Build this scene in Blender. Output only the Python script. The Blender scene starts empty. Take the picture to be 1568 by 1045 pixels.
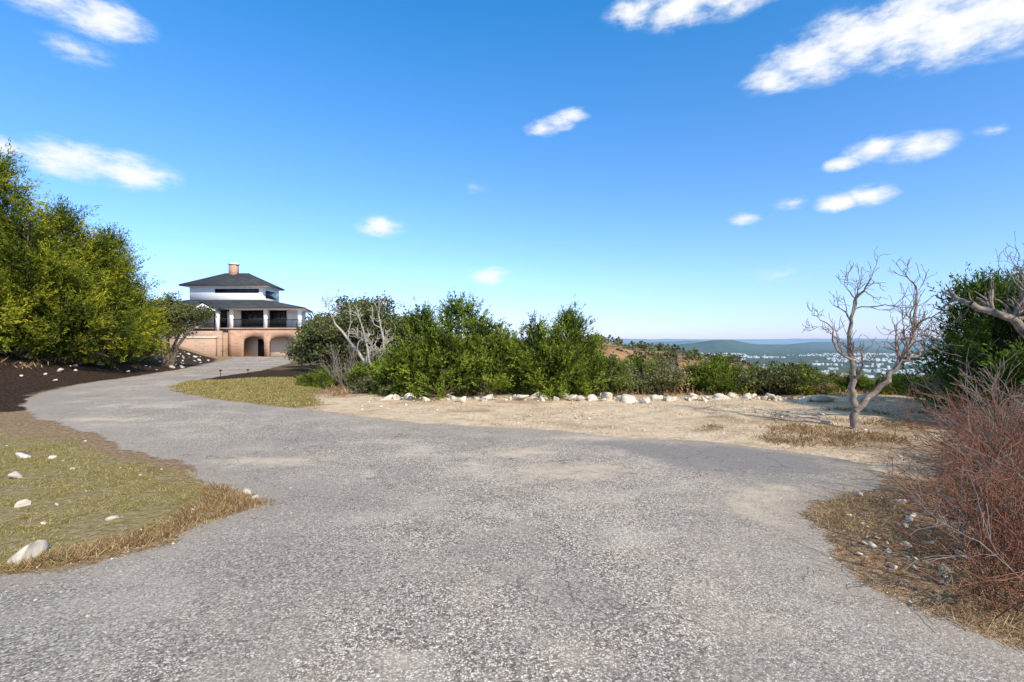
import bpy, math, numpy as np
from mathutils import Vector
rng = np.random.default_rng(7)
sc = bpy.context.scene
sc.view_settings.view_transform='Standard'; sc.view_settings.look='None'; sc.view_settings.exposure=0

# ------------------------------------------------------------ helpers
def link(o, parent=None):
    sc.collection.objects.link(o)
    if parent: o.parent=parent
    return o
def mesh_np(name,V,F,mats,col=None,attrs=None,smooth=False,mi=None):
    V=np.asarray(V,dtype=np.float32); F=np.asarray(F,dtype=np.int32)
    me=bpy.data.meshes.new(name)
    n=F.shape[1]
    me.vertices.add(len(V)); me.vertices.foreach_set('co',V.ravel())
    me.loops.add(F.size); me.loops.foreach_set('vertex_index',F.ravel())
    me.polygons.add(len(F)); me.polygons.foreach_set('loop_start',np.arange(0,F.size,n,dtype=np.int32))
    if smooth: me.polygons.foreach_set('use_smooth',np.ones(len(F),dtype=bool))
    if mi is not None: me.polygons.foreach_set('material_index',np.asarray(mi,dtype=np.int32))
    if attrs:
        for k,a in attrs.items():
            at=me.attributes.new(k,'FLOAT','POINT'); at.data.foreach_set('value',np.asarray(a,dtype=np.float32))
    for m in (mats if isinstance(mats,(list,tuple)) else [mats]): me.materials.append(m)
    me.update(calc_edges=True)
    return me
def obj(name,me,parent=None,loc=(0,0,0),rot=0,scale=1):
    o=bpy.data.objects.new(name,me); o.location=loc; o.rotation_euler=(0,0,rot)
    o.scale=(scale,scale,scale) if not isinstance(scale,tuple) else scale
    return link(o,parent)
def empty(name,loc=(0,0,0)):
    o=bpy.data.objects.new(name,None); o.location=loc; o.empty_display_size=.3
    return link(o)
def ss(a,b,x):
    t=np.clip((x-a)/(b-a),0,1); return t*t*(3-2*t)
def segdist(X,Y,pts,closed):
    pts=np.array(pts,float); n=len(pts); best=np.full(X.shape,1e9); side=np.zeros(X.shape)
    inside=np.zeros(X.shape,bool)
    for i in range(n if closed else n-1):
        a=pts[i]; b=pts[(i+1)%n]; d=b-a
        t=np.clip(((X-a[0])*d[0]+(Y-a[1])*d[1])/(d@d),0,1)
        dist=np.hypot(X-a[0]-t*d[0],Y-a[1]-t*d[1])
        cr=d[0]*(Y-a[1])-d[1]*(X-a[0])
        m=dist<best; best=np.where(m,dist,best); side=np.where(m,np.sign(cr),side)
        if closed:
            c=((a[1]>Y)!=(b[1]>Y))
            with np.errstate(divide='ignore',invalid='ignore'):
                xi=(b[0]-a[0])*(Y-a[1])/(b[1]-a[1]+1e-12)+a[0]
            inside^=(c&(X<xi))
    if closed: return np.where(inside,best,-best)
    return best,side
_perm=rng.random((256,256))
def vnoise(x,y):
    xi=np.floor(x).astype(int); yi=np.floor(y).astype(int); fx=x-xi; fy=y-yi
    fx=fx*fx*(3-2*fx); fy=fy*fy*(3-2*fy)
    g=lambda a,b:_perm[a&255,b&255]
    return (g(xi,yi)*(1-fx)+g(xi+1,yi)*fx)*(1-fy)+(g(xi,yi+1)*(1-fx)+g(xi+1,yi+1)*fx)*fy
def fbm(x,y,o=4):
    s=0;a=.5
    for i in range(o): s=s+a*vnoise(x*2**i+17*i,y*2**i+5*i); a*=.5
    return s

# ------------------------------------------------------------ plan of the place (metres)
LEFT=[(-9.65,10.45),(-11.4,11.94),(-12.9,13.6),(-13.96,15.1),(-15.4,18.4),(-16.3,22.2),(-18.2,28),(-24.3,42),(-30.6,56),(-34,61),(-35.2,75)]
ROAD=[(-9,-14),(-7,0),(-5.2,2.9),(-3.44,3.44),(-2.99,3.58),(-2.69,3.94),(-2.72,4.48),(-2.4,4.85),(-2.6,5.12),(-3.23,5.57),(-4.05,6.43),(-5.25,7.17),(-6.57,8.25),(-7.99,9.29)]+LEFT[:-2]+[(-34.3,62.4),
 (-25.5,62.4),(-23.8,57),(-20,46),(-16.9,39),(-13.2,27),(-12.6,22),(-12.4,20.2),(-11.5,17.4),(-10.4,15.7),(-7.8,13.5),(-5.2,11.9),(-4.2,11.3),(-2.35,10),(-1,9.5),(.75,8.96),(1.85,8.25),(3.04,8.04),(3.9,7.38),(4.5,6.6),(4.17,5.57),(3.31,5.25),(2.64,4.64),(2.38,3.92),(2.38,3.3),(2.48,2.92),(2.61,2.61),(2.9,0),(3.6,-14)]
LAWN1=[(-3.6,3.4),(-3.1,3.7),(-2.85,4.0),(-2.95,4.5),(-3.0,5.3),(-4.1,6.2),(-5.4,6.9),(-6.8,8.0),(-8.8,8.7),(-14,8),(-13,3.2),(-5.4,2.9)]
LAWN2=[(-11.5,17.2),(-12.4,19.6),(-11.4,20),(-10.6,21.4),(-8.8,21.6),(-6.6,18),(-5.8,14.8),(-4.6,12.3),(-5.3,12.1),(-7.9,13.7),(-10.4,15.8)]
MULCH1=[(-10.6,11.6),(-13.6,14.5),(-14.1,15.1),(-15.5,18.4),(-16.4,22.2),(-18.3,28),(-24.5,42),(-30,52),(-34,52),(-27,32),(-22.5,22),(-21,14.5),(-17.5,11),(-12.5,10.3)]
MULCH2=[(-12.4,20.5),(-12.7,22),(-13.2,27),(-15,33),(-16.9,38.8),(-14.5,38),(-10.5,28),(-7.2,21),(-6.6,18.3),(-8.8,21.8),(-10.6,21.6),(-11.4,20.2)]
VERGE=[(4.1,5.5),(3.3,5.15),(2.7,4.6),(2.45,3.9),(2.45,3.3),(2.55,2.9),(2.7,2.5),(3,0),(7,0),(9,6),(6,6.3)]
SAND=[(-6.2,14.6),(-5,12.4),(-4.6,11.2),(-2,9),(4,6),(5.2,5.8),(7.2,8),(9.6,10.5),(14,13.2),(16,15.2),(-5,15)]
def H(X,Y):
    X=np.asarray(X,float); Y=np.asarray(Y,float)
    z=-.55*ss(18,65,Y)
    d,s=segdist(X,Y,LEFT,False)
    lf=np.where(s>0,1.,0.)*ss(8.5,13,Y)
    z=z+lf*(1.6*ss(.2,7,d)+1.8*ss(6,40,d))
    y0=15.5+75*ss(-5,-30,X)
    dd=np.maximum(Y-y0,0)
    val=-110*(1-np.exp(-(dd/235)**1.35))
    far=np.hypot(X,Y)
    z=z+val
    fade=ss(60,900,far)
    z=z+fade*(fbm(X/260,Y/260)-.47)*26
    sp=(1-.15*np.maximum(X-37,0)-.35*np.maximum(X-108,0))-((Y-250)/80)**2*22+(fbm(X/14,Y/14)-.5)*3
    z=np.where((Y>120)&(Y<450),np.maximum(z,sp),z)
    for (cx,cy,h,sx,sy) in [(1950,4700,90,300,300),(1500,4900,50,500,300),(2500,4900,60,350,300),(4300,6200,98,1000,600),(700,6000,75,700,500),(4600,4600,78,500,500),(3300,5600,66,400,300),(2300,6600,92,900,300),(5200,7200,108,900,400)]:
        z=z+h*np.exp(-((X-cx)/sx)**2-((Y-cy)/sy)**2)*(.75+.5*fbm(X/300,Y/300))
    ridge=ss(6500,9500,Y)*(106+110*(fbm(X/2200+3,Y/5000)-.5)+44*(fbm(X/500,Y/900)-.5))+ss(9500,14000,Y)*26*fbm(X/3000+9,Y/3000)
    return z+ridge

# ------------------------------------------------------------ node helpers
class NT:
    def __init__(s,name):
        s.m=bpy.data.materials.new(name); s.m.use_nodes=True; s.t=s.m.node_tree; s.t.nodes.clear()
        s.out=s.n('ShaderNodeOutputMaterial'); s._p=None
    def n(s,ty,**k):
        x=s.t.nodes.new(ty)
        for a,b in k.items(): setattr(x,a,b)
        return x
    def l(s,a,b): s.t.links.new(a,b)
    def pos(s):
        if s._p is None: s._p=s.n('ShaderNodeNewGeometry').outputs['Position']
        return s._p
    def noise(s,sc_,det=4,rough=.6,vec=None,dist=0):
        x=s.n('ShaderNodeTexNoise'); x.inputs['Scale'].default_value=sc_; x.inputs['Detail'].default_value=min(det,4); x.inputs['Roughness'].default_value=rough; x.inputs['Distortion'].default_value=dist
        s.l(vec or s.pos(),x.inputs['Vector']); return x.outputs['Fac']
    def vor(s,sc_,feat='F1',out='Distance',vec=None):
        x=s.n('ShaderNodeTexVoronoi',feature=feat); x.inputs['Scale'].default_value=sc_; s.l(vec or s.pos(),x.inputs['Vector']); return x.outputs[out]
    def ramp(s,fac,stops,interp='LINEAR'):
        x=s.n('ShaderNodeValToRGB'); x.color_ramp.interpolation=interp; e=x.color_ramp.elements
        while len(e)<len(stops): e.new(.5)
        for i,(p,c) in enumerate(stops):
            e[i].position=p; e[i].color=((*c,1) if isinstance(c,(tuple,list)) else (c,c,c,1))
        s.l(fac,x.inputs[0]); return x.outputs[0]
    def mix(s,f,a,b,mode='MIX'):
        x=s.n('ShaderNodeMix',data_type='RGBA',blend_type=mode)
        for v,i in ((f,0),(a,6),(b,7)):
            if hasattr(v,'is_linked'): s.l(v,x.inputs[i])
            else: x.inputs[i].default_value=v if i==0 else (*v,1)
        return x.outputs[2]
    def math(s,op,a,b=0,c=None):
        x=s.n('ShaderNodeMath',operation=op)
        for i,v in enumerate((a,b) if c is None else (a,b,c)):
            if hasattr(v,'is_linked'): s.l(v,x.inputs[i])
            else: x.inputs[i].default_value=v
        return x.outputs[0]
    def attr(s,name,out='Fac'):
        x=s.n('ShaderNodeAttribute',attribute_name=name); return x.outputs[out]
    def maprange(s,v,a,b,c=0,d=1):
        x=s.n('ShaderNodeMapRange'); s.l(v,x.inputs[0])
        for i,q in enumerate((a,b,c,d)): x.inputs[i+1].default_value=q
        return x.outputs[0]
    def bsdf(s,col,rough=.9,bump=None,strength=.3,dist=.02,spec=.2,metal=0):
        p=s.n('ShaderNodeBsdfPrincipled')
        if hasattr(col,'is_linked'): s.l(col,p.inputs['Base Color'])
        else: p.inputs['Base Color'].default_value=(*col,1)
        p.inputs['Roughness'].default_value=rough
        p.inputs['Specular IOR Level'].default_value=spec; p.inputs['Metallic'].default_value=metal
        if bump is not None:
            b=s.n('ShaderNodeBump'); b.inputs['Strength'].default_value=strength; b.inputs['Distance'].default_value=dist
            s.l(bump,b.inputs['Height']); s.l(b.outputs[0],p.inputs['Normal'])
        return p.outputs[0]
    def end(s,sh): s.l(sh,s.out.inputs[0]); return s.m

# ------------------------------------------------------------ materials
def mat_terrain_near():
    m=NT('ground_earth')
    n1=m.noise(.6,4,.65); n2=m.noise(2.5,4,.7); n3=m.noise(16,4,.8)
    sand=m.ramp(n2,[(.3,(.56,.38,.23)),(.48,(.80,.58,.37)),(.68,(.90,.70,.48))])
    sand=m.mix(m.maprange(n3,.48,.66,0,.55),sand,(.92,.77,.58))
    sand=m.mix(m.maprange(n3,.45,.34,0,.65),sand,(.30,.19,.11))
    brush=m.ramp(n3,[(.3,(.14,.085,.045)),(.52,(.38,.25,.14)),(.72,(.62,.46,.29))])
    nd=m.math('MULTIPLY',m.math('SUBTRACT',n2,.5),1.6)
    nd=m.math('ADD',nd,m.math('MULTIPLY',m.math('SUBTRACT',n3,.5),.9))
    def mask(a,k=1): return m.maprange(m.math('ADD',m.attr(a),m.math('MULTIPLY',nd,k)),-.1,.1)
    c=m.mix(m.maprange(m.math('ADD',m.attr('sand'),m.math('MULTIPLY',nd,1.5)),-.3,.5),brush,sand)
    nn=m.math('ADD',m.math('ADD',m.math('MULTIPLY',n1,.55),m.math('MULTIPLY',n3,.45)),m.attr('litter'))
    c=m.mix(m.maprange(nn,.54,.60,0,.75),c,brush)
    lawnc=m.ramp(n3,[(.3,(.20,.15,.05)),(.5,(.35,.27,.115)),(.7,(.54,.42,.24))])
    lawnc=m.mix(m.maprange(n2,.5,.62,0,.6),lawnc,m.ramp(n3,[(.3,(.20,.12,.06)),(.7,(.55,.42,.27))]))
    mul=m.ramp(n3,[(.38,(.024,.015,.010)),(.55,(.07,.046,.032)),(.72,(.22,.15,.10))])
    verge=m.ramp(n3,[(.32,(.12,.065,.035)),(.5,(.32,.19,.105)),(.7,(.60,.43,.28))])
    c=m.mix(mask('lawn',.5),c,lawnc); c=m.mix(mask('verge',.6),c,verge); c=m.mix(mask('mulch',.8),c,mul)
    forest=m.ramp(n2,[(.3,(.08,.06,.028)),(.6,(.24,.16,.09)),(.75,(.38,.28,.17))])
    c=m.mix(m.attr('forest'),c,forest)
    return m.end(m.bsdf(c,.95,m.math('ADD',n3,m.math('MULTIPLY',n2,1.5)),.9,.07,.05))
def mat_terrain_far():
    m=NT('valley_ground')
    v=m.ramp(m.noise(.012,4,.7),[(.35,(.05,.062,.025)),(.52,(.10,.105,.04)),(.64,(.27,.22,.12))])
    v=m.mix(m.maprange(m.noise(.10,3,.7),.42,.58,0,.75),v,(.035,.05,.02))
    spur=m.ramp(m.noise(.08,4,.7),[(.35,(.17,.13,.06)),(.5,(.46,.24,.12)),(.7,(.60,.38,.22))])
    v=m.mix(m.attr('spur'),v,spur)
    v=m.mix(m.maprange(m.noise(.004,4,.75),.4,.6,0,.6),v,(.03,.045,.025))
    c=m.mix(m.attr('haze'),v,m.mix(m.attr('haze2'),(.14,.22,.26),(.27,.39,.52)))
    return m.end(m.bsdf(c,.95,None,spec=0))
def mat_asphalt():
    m=NT('old_chipseal_asphalt')
    w=m.noise(1.1,4,.65)
    # stone chips of mixed size: jitter the lookup so the cells are not an even net
    jn=m.n('ShaderNodeTexNoise'); jn.inputs['Scale'].default_value=28; jn.inputs['Detail'].default_value=1; m.l(m.pos(),jn.inputs['Vector'])
    js=m.n('ShaderNodeVectorMath',operation='SCALE'); js.inputs['Scale'].default_value=.03; m.l(jn.outputs['Color'],js.inputs[0])
    ja=m.n('ShaderNodeVectorMath',operation='ADD'); m.l(m.pos(),ja.inputs[0]); m.l(js.outputs[0],ja.inputs[1])
    cell=m.n('ShaderNodeTexVoronoi'); cell.inputs['Scale'].default_value=88; m.l(ja.outputs[0],cell.inputs['Vector'])
    sep=m.n('ShaderNodeSeparateColor'); m.l(cell.outputs['Color'],sep.inputs[0])
    agg=m.ramp(sep.outputs[0],[(0,(.10,.08,.065)),(.25,(.34,.28,.23)),(.6,(.62,.52,.42)),(1,(1.0,.88,.74))])
    gap=m.maprange(cell.outputs['Distance'],.36,.62)
    col=m.mix(m.math('MULTIPLY',gap,.7),agg,(.12,.095,.08))
    fine=m.noise(55,4,.9)
    big=m.noise(.45,4,.65)
    mid=m.noise(3.5,4,.7)
    col=m.mix(m.maprange(w,.48,.64,0,.35),col,(.66,.54,.42))
    dk=m.mix(m.maprange(fine,.38,.62),(.10,.085,.072),(.50,.425,.36))
    col=m.mix(m.maprange(big,.50,.60,0,.55),col,dk)
    col=m.mix(m.maprange(mid,.54,.66,0,.4),col,dk)
    col=m.mix(m.maprange(big,.46,.36,0,.4),col,(.70,.59,.48))
    tr_=m.maprange(m.math('ADD',m.attr('sd'),m.math('MULTIPLY',m.math('SUBTRACT',w,.5),2.0)),1.5,.5,0,.45)
    col=m.mix(tr_,col,m.mix(m.maprange(fine,.35,.65),(.11,.095,.085),(.60,.51,.43)))
    cf=m.maprange(m.math('ADD',m.attr('coarse'),m.math('MULTIPLY',m.math('SUBTRACT',w,.5),2.4)),.3,1.1,0,.6)
    coarse=m.ramp(m.math('ADD',m.math('MULTIPLY',sep.outputs[1],.5),m.math('MULTIPLY',fine,.5)),[(.3,(.06,.05,.045)),(.48,(.14,.12,.105)),(.62,(.42,.36,.31)),(.8,(.75,.65,.55))])
    col=m.mix(cf,col,coarse)
    shade_fac=m.maprange(m.math('ADD',m.attr('shade_patch'),m.math('MULTIPLY',m.math('SUBTRACT',w,.5),2.6)),-.1,.3,0,.72)
    col=m.mix(shade_fac,col,m.mix(fine,(.10,.09,.088),(.36,.33,.31)))  # shade band on the drive, painted in as darker asphalt colour
    wn=m.maprange(m.math('ADD',m.attr('worn'),m.math('MULTIPLY',m.math('SUBTRACT',mid,.5),2.2)),.3,1.0,0,.7)
    col=m.mix(wn,col,m.mix(fine,(.46,.34,.22),(.86,.71,.53)))
    wv=m.n('ShaderNodeVectorMath',operation='ADD'); nn=m.n('ShaderNodeTexNoise'); nn.inputs['Scale'].default_value=2.5; m.l(m.pos(),nn.inputs['Vector']); m.l(m.pos(),wv.inputs[0]); m.l(nn.outputs['Color'],wv.inputs[1])
    cr=m.vor(.8,'DISTANCE_TO_EDGE','Distance',wv.outputs[0])
    crf=m.math('MULTIPLY',m.maprange(cr,.0,.010,1,0),m.maprange(big,.44,.54,0,.6))
    col=m.mix(crf,col,(.06,.055,.05))
    ed=m.math('ADD',m.attr('sd'),m.math('MULTIPLY',m.math('SUBTRACT',w,.5),.7))
    col=m.mix(m.math('MULTIPLY',m.maprange(ed,.0,.4,1,0),m.maprange(mid,.4,.6,.2,.8)),col,m.mix(fine,(.12,.10,.085),(.62,.50,.37)))
    bmp=m.math('ADD',m.math('MULTIPLY',cell.outputs['Distance'],-.6),fine)
    sh=m.bsdf(col,.95,bmp,.5,.010,.03)
    tr=m.n('ShaderNodeBsdfTransparent'); mx=m.n('ShaderNodeMixShader')
    ed2=m.math('ADD',ed,m.math('MULTIPLY',m.math('SUBTRACT',fine,.5),.3))
    m.l(m.maprange(ed2,-.03,.0),mx.inputs[0]); m.l(tr.outputs[0],mx.inputs[1]); m.l(sh,mx.inputs[2])
    return m.end(mx.outputs[0])
def mat_leaf(name,cols,trans=.3):
    m=NT(name)
    c=m.ramp(m.attr('tint'),[(i/(len(cols)-1),cc) for i,cc in enumerate(cols)])
    p=m.n('ShaderNodeBsdfDiffuse'); m.l(c,p.inputs[0])
    t=m.n('ShaderNodeBsdfTranslucent'); m.l(c,t.inputs[0])
    mx=m.n('ShaderNodeMixShader'); mx.inputs[0].default_value=trans; m.l(p.outputs[0],mx.inputs[1]); m.l(t.outputs[0],mx.inputs[2])
    return m.end(mx.outputs[0])
def mat_bark(name,a,b):
    m=NT(name); n=m.noise(12,3,.7)
    return m.end(m.bsdf(m.ramp(n,[(.3,a),(.7,b)]),.95,n,.6,.02,.1))
def mat_plain(name,c,rough=.7,var=.12,scale=3,spec=.2,metal=0):
    m=NT(name); n=m.noise(scale,4,.65)
    a=tuple(x*(1-var) for x in c); b=tuple(min(1,x*(1+var)) for x in c)
    return m.end(m.bsdf(m.ramp(n,[(.3,a),(.7,b)]),rough,n,.2,.01,spec,metal))
def mat_brick(name,c1,c2,mort,bw=.5,rh=.18,stain=None):
    m=NT(name); s=m.n('ShaderNodeSeparateXYZ'); m.l(m.pos(),s.inputs[0])
    cb=m.n('ShaderNodeCombineXYZ'); m.l(m.math('ADD',s.outputs[0],s.outputs[1]),cb.inputs[0]); m.l(s.outputs[2],cb.inputs[1])
    b=m.n('ShaderNodeTexBrick'); m.l(cb.outputs[0],b.inputs['Vector']); b.inputs['Scale'].default_value=1
    b.inputs['Brick Width'].default_value=bw; b.inputs['Row Height'].default_value=rh; b.inputs['Mortar Size'].default_value=.015
    b.inputs['Color1'].default_value=(*c1,1); b.inputs['Color2'].default_value=(*c2,1); b.inputs['Mortar'].default_value=(*mort,1)
    c=b.outputs[0]
    if stain: c=m.mix(m.maprange(m.noise(1.5,4),.3,.7,0,.5),c,stain)
    return m.end(m.bsdf(c,.9,b.outputs['Fac'],.4,.02,.1))
M_ter=mat_terrain_near(); M_far=mat_terrain_far(); M_asp=mat_asphalt()
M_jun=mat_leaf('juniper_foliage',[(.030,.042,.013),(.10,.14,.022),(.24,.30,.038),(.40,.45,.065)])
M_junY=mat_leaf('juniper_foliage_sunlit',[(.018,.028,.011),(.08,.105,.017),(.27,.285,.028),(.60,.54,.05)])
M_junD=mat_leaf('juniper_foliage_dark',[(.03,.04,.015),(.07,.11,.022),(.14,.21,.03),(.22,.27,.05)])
M_oak=mat_leaf('oak_foliage',[(.065,.07,.03),(.14,.15,.06),(.25,.26,.10),(.38,.37,.18)])
M_dry=mat_leaf('dry_grass',[(.20,.11,.05),(.42,.27,.13),(.60,.44,.24),(.38,.34,.12)],.3)
M_lawn=mat_leaf('lawn_grass',[(.18,.15,.035),(.31,.26,.075),(.46,.36,.14),(.58,.45,.23)],.3)
M_bark=mat_bark('juniper_bark',(.10,.075,.055),(.26,.20,.15))
M_dead=mat_bark('dead_wood',(.15,.11,.085),(.38,.31,.25))
M_pale=mat_bark('pale_dead_wood',(.30,.25,.20),(.56,.49,.41))
M_red=mat_bark('red_brush_twigs',(.13,.05,.03),(.38,.18,.11))
M_rock=mat_plain('limestone',(.64,.55,.43),.95,.3,5)
# ------------------------------------------------------------ terrain
def axis(lo,hi,step,far_lo,far_hi,g=1.07):
    a=list(np.arange(lo,hi+1e-6,step)); s=step;x=hi
    while x<far_hi: s*=g; x+=s; a.append(x)
    s=step;x=lo;b=[]
    while x>far_lo: s*=g; x-=s; b.append(x)
    return np.array(b[::-1]+a)
ax=axis(-28,16,.25,-14000,16000,1.035); ay=axis(-6,34,.25,-400,16000,1.025)
X,Y=np.meshgrid(ax,ay); Z=H(X,Y)
sdr=segdist(X,Y,ROAD,True)
Z=Z-.03*ss(.35,.9,sdr)
Z=Z+(fbm(X*1.3,Y*1.3)-.47)*.14*ss(-.4,-1.6,sdr)*(np.hypot(X,Y)<60)*(segdist(X,Y,SAND,True)>.2)
nx,ny=len(ax),len(ay)
idx=np.arange(nx*ny).reshape(ny,nx)
F=np.stack([idx[:-1,:-1],idx[:-1,1:],idx[1:,1:],idx[1:,:-1]],-1).reshape(-1,4)
V=np.stack([X,Y,Z],-1).reshape(-1,3)
y0=15.2+12*ss(-4,-12,X)+50*ss(-12,-30,X)
R=np.hypot(X,Y)
d,s=segdist(X,Y,LEFT,False)
forest=ss(-1,1.5,Y-y0)
forest=np.maximum(forest,((s>0)&(Y>12))*ss(6,9,d)*.6)
litter=.07*np.exp(-((X-5)/2.2)**2-((Y-10)/.9)**2)+.09*np.exp(-((X-7)/1.6)**2-((Y-8)/1.3)**2)+.05*ss(13,14.5,Y)+.05*np.exp(-((X+1.5)/2)**2-((Y-13)/.5)**2)
attrs=dict(lawn=np.maximum(segdist(X,Y,LAWN1,True),segdist(X,Y,LAWN2,True)),mulch=np.maximum(segdist(X,Y,MULCH1,True),segdist(X,Y,MULCH2,True)),sand=segdist(X,Y,SAND,True),litter=litter,
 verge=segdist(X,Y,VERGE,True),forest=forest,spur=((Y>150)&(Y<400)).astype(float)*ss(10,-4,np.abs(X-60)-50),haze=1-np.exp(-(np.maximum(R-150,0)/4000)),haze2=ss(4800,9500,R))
attrs={k:v.ravel() for k,v in attrs.items()}
mi=(R.ravel()[F[:,0]]>90).astype(int)
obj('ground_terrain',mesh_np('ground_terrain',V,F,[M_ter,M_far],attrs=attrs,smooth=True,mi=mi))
gx=np.arange(-36,6,.25); gy=np.arange(-14,63,.25)
X,Y=np.meshgrid(gx,gy); sd=segdist(X,Y,ROAD,True); Z=H(X,Y)+.006-.012*ss(.0,-.4,sd)
idx=np.arange(X.size).reshape(X.shape)
F=np.stack([idx[:-1,:-1],idx[:-1,1:],idx[1:,1:],idx[1:,:-1]],-1).reshape(-1,4)
F=F[(sd.ravel()[F]>-.45).all(1)]
SHADE_PATCH=[(.9,7.9),(1.85,8.0),(3.04,7.9),(3.9,7.3),(4.4,6.6),(4.1,5.7),(3.2,5.7),(2.0,6.3)]  # outline of the shade band put into the asphalt colour
def blobs2(L):
    o=np.zeros_like(X)
    for cx,cy,rx,ry in L: o=np.maximum(o,np.exp(-((X-cx)/rx)**2-((Y-cy)/ry)**2))
    return o
worn=blobs2([(.75,6.2,.9,.5),(.1,7.2,.7,.35),(2.7,5.3,.6,.3),(1.3,8.3,.9,.25),(2.35,4.8,.3,.5),(-3.2,6.7,.9,.3),(-8.2,10.2,1.2,.3)])
coarse=blobs2([(-2.6,2.6,1.4,.9),(-1.6,3.6,1.3,.8),(-3,3.2,1.2,.4),(-1.6,5.0,1.1,.5)])
obj('asphalt_driveway',mesh_np('asphalt_driveway',np.stack([X,Y,Z],-1).reshape(-1,3),F,M_asp,attrs=dict(sd=sd.ravel(),shade_patch=segdist(X,Y,SHADE_PATCH,True).ravel(),worn=worn.ravel(),coarse=coarse.ravel()),smooth=True))

# ------------------------------------------------------------ tubes / branches
def tubes(lines,sides=5):
    Vs=[];Fs=[];o=0
    ang=np.linspace(0,2*np.pi,sides,endpoint=False)
    for P,r in lines:
        P=np.asarray(P,float); r=np.asarray(r,float); n=len(P)
        T=np.gradient(P,axis=0); T/=np.linalg.norm(T,axis=1,keepdims=True)+1e-9
        ref=np.array([0,0,1.]) if abs(T[0,2])<.9 else np.array([1.,0,0])
        A=np.cross(T,ref); A/=np.linalg.norm(A,axis=1,keepdims=True)+1e-9; B=np.cross(T,A)
        ring=P[:,None]+r[:,None,None]*(np.cos(ang)[None,:,None]*A[:,None]+np.sin(ang)[None,:,None]*B[:,None])
        Vs.append(ring.reshape(-1,3))
        i=np.arange(n*sides).reshape(n,sides)+o; j=np.roll(i,-1,axis=1)
        Fs.append(np.stack([i[:-1],j[:-1],j[1:],i[1:]],-1).reshape(-1,4)); o+=n*sides
    return np.concatenate(Vs),np.concatenate(Fs)
def grow(lines,p,dirv,L,r,depth,rg,wig=.25,up=.15,nch=3,spread=.8,minr=.004):
    n=6; P=[np.array(p,float)]; d=np.array(dirv,float); d/=np.linalg.norm(d); D=[d]
    for i in range(n):
        d=d+rg.normal(0,wig,3)+np.array([0,0,up]); d/=np.linalg.norm(d); P.append(P[-1]+d*L/n); D.append(d)
    rr=np.linspace(r,max(r*.45,minr),n+1); lines.append((P,rr))
    if depth<=0: return
    for k in range(nch+rg.integers(0,2)):
        i=rg.integers(2,n+1); nd=D[i]+rg.normal(0,spread*.6,3); nd/=np.linalg.norm(nd)
        grow(lines,P[i],nd,L*rg.uniform(.5,.8),max(rr[i]*.65,minr),depth-1,rg,wig,up,nch,spread,minr)
def guide(lines,pts,r0,r1,depth,rg,sub=4,nch=6,L=.9,wig=.28,up=.12,start=.35,jit=.03,minr=.004):
    pts=np.array(pts,float); t=np.linspace(0,len(pts)-1,(len(pts)-1)*sub+1)
    P=np.stack([np.interp(t,np.arange(len(pts)),pts[:,k]) for k in range(3)],-1)
    P[1:-1]=(P[:-2]+2*P[1:-1]+P[2:])/4; P[1:]+=rg.normal(0,jit,P[1:].shape)
    r=np.linspace(r0,r1,len(P)); lines.append((P,r))
    for k in range(nch):
        i=int(rg.uniform(start,1)*(len(P)-1)); T=P[min(i+1,len(P)-1)]-P[i-1]; T/=np.linalg.norm(T)+1e-9
        nd=T*.7+rg.normal(0,.6,3)+np.array([0,0,.25]); grow(lines,P[i],nd,L*rg.uniform(.6,1.1),r[i]*.6,depth,rg,wig,up,3,.8,minr)
    grow(lines,P[-1],P[-1]-P[-2],L*.8,r1,depth,rg,wig,up,3,.8,minr)

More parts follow.
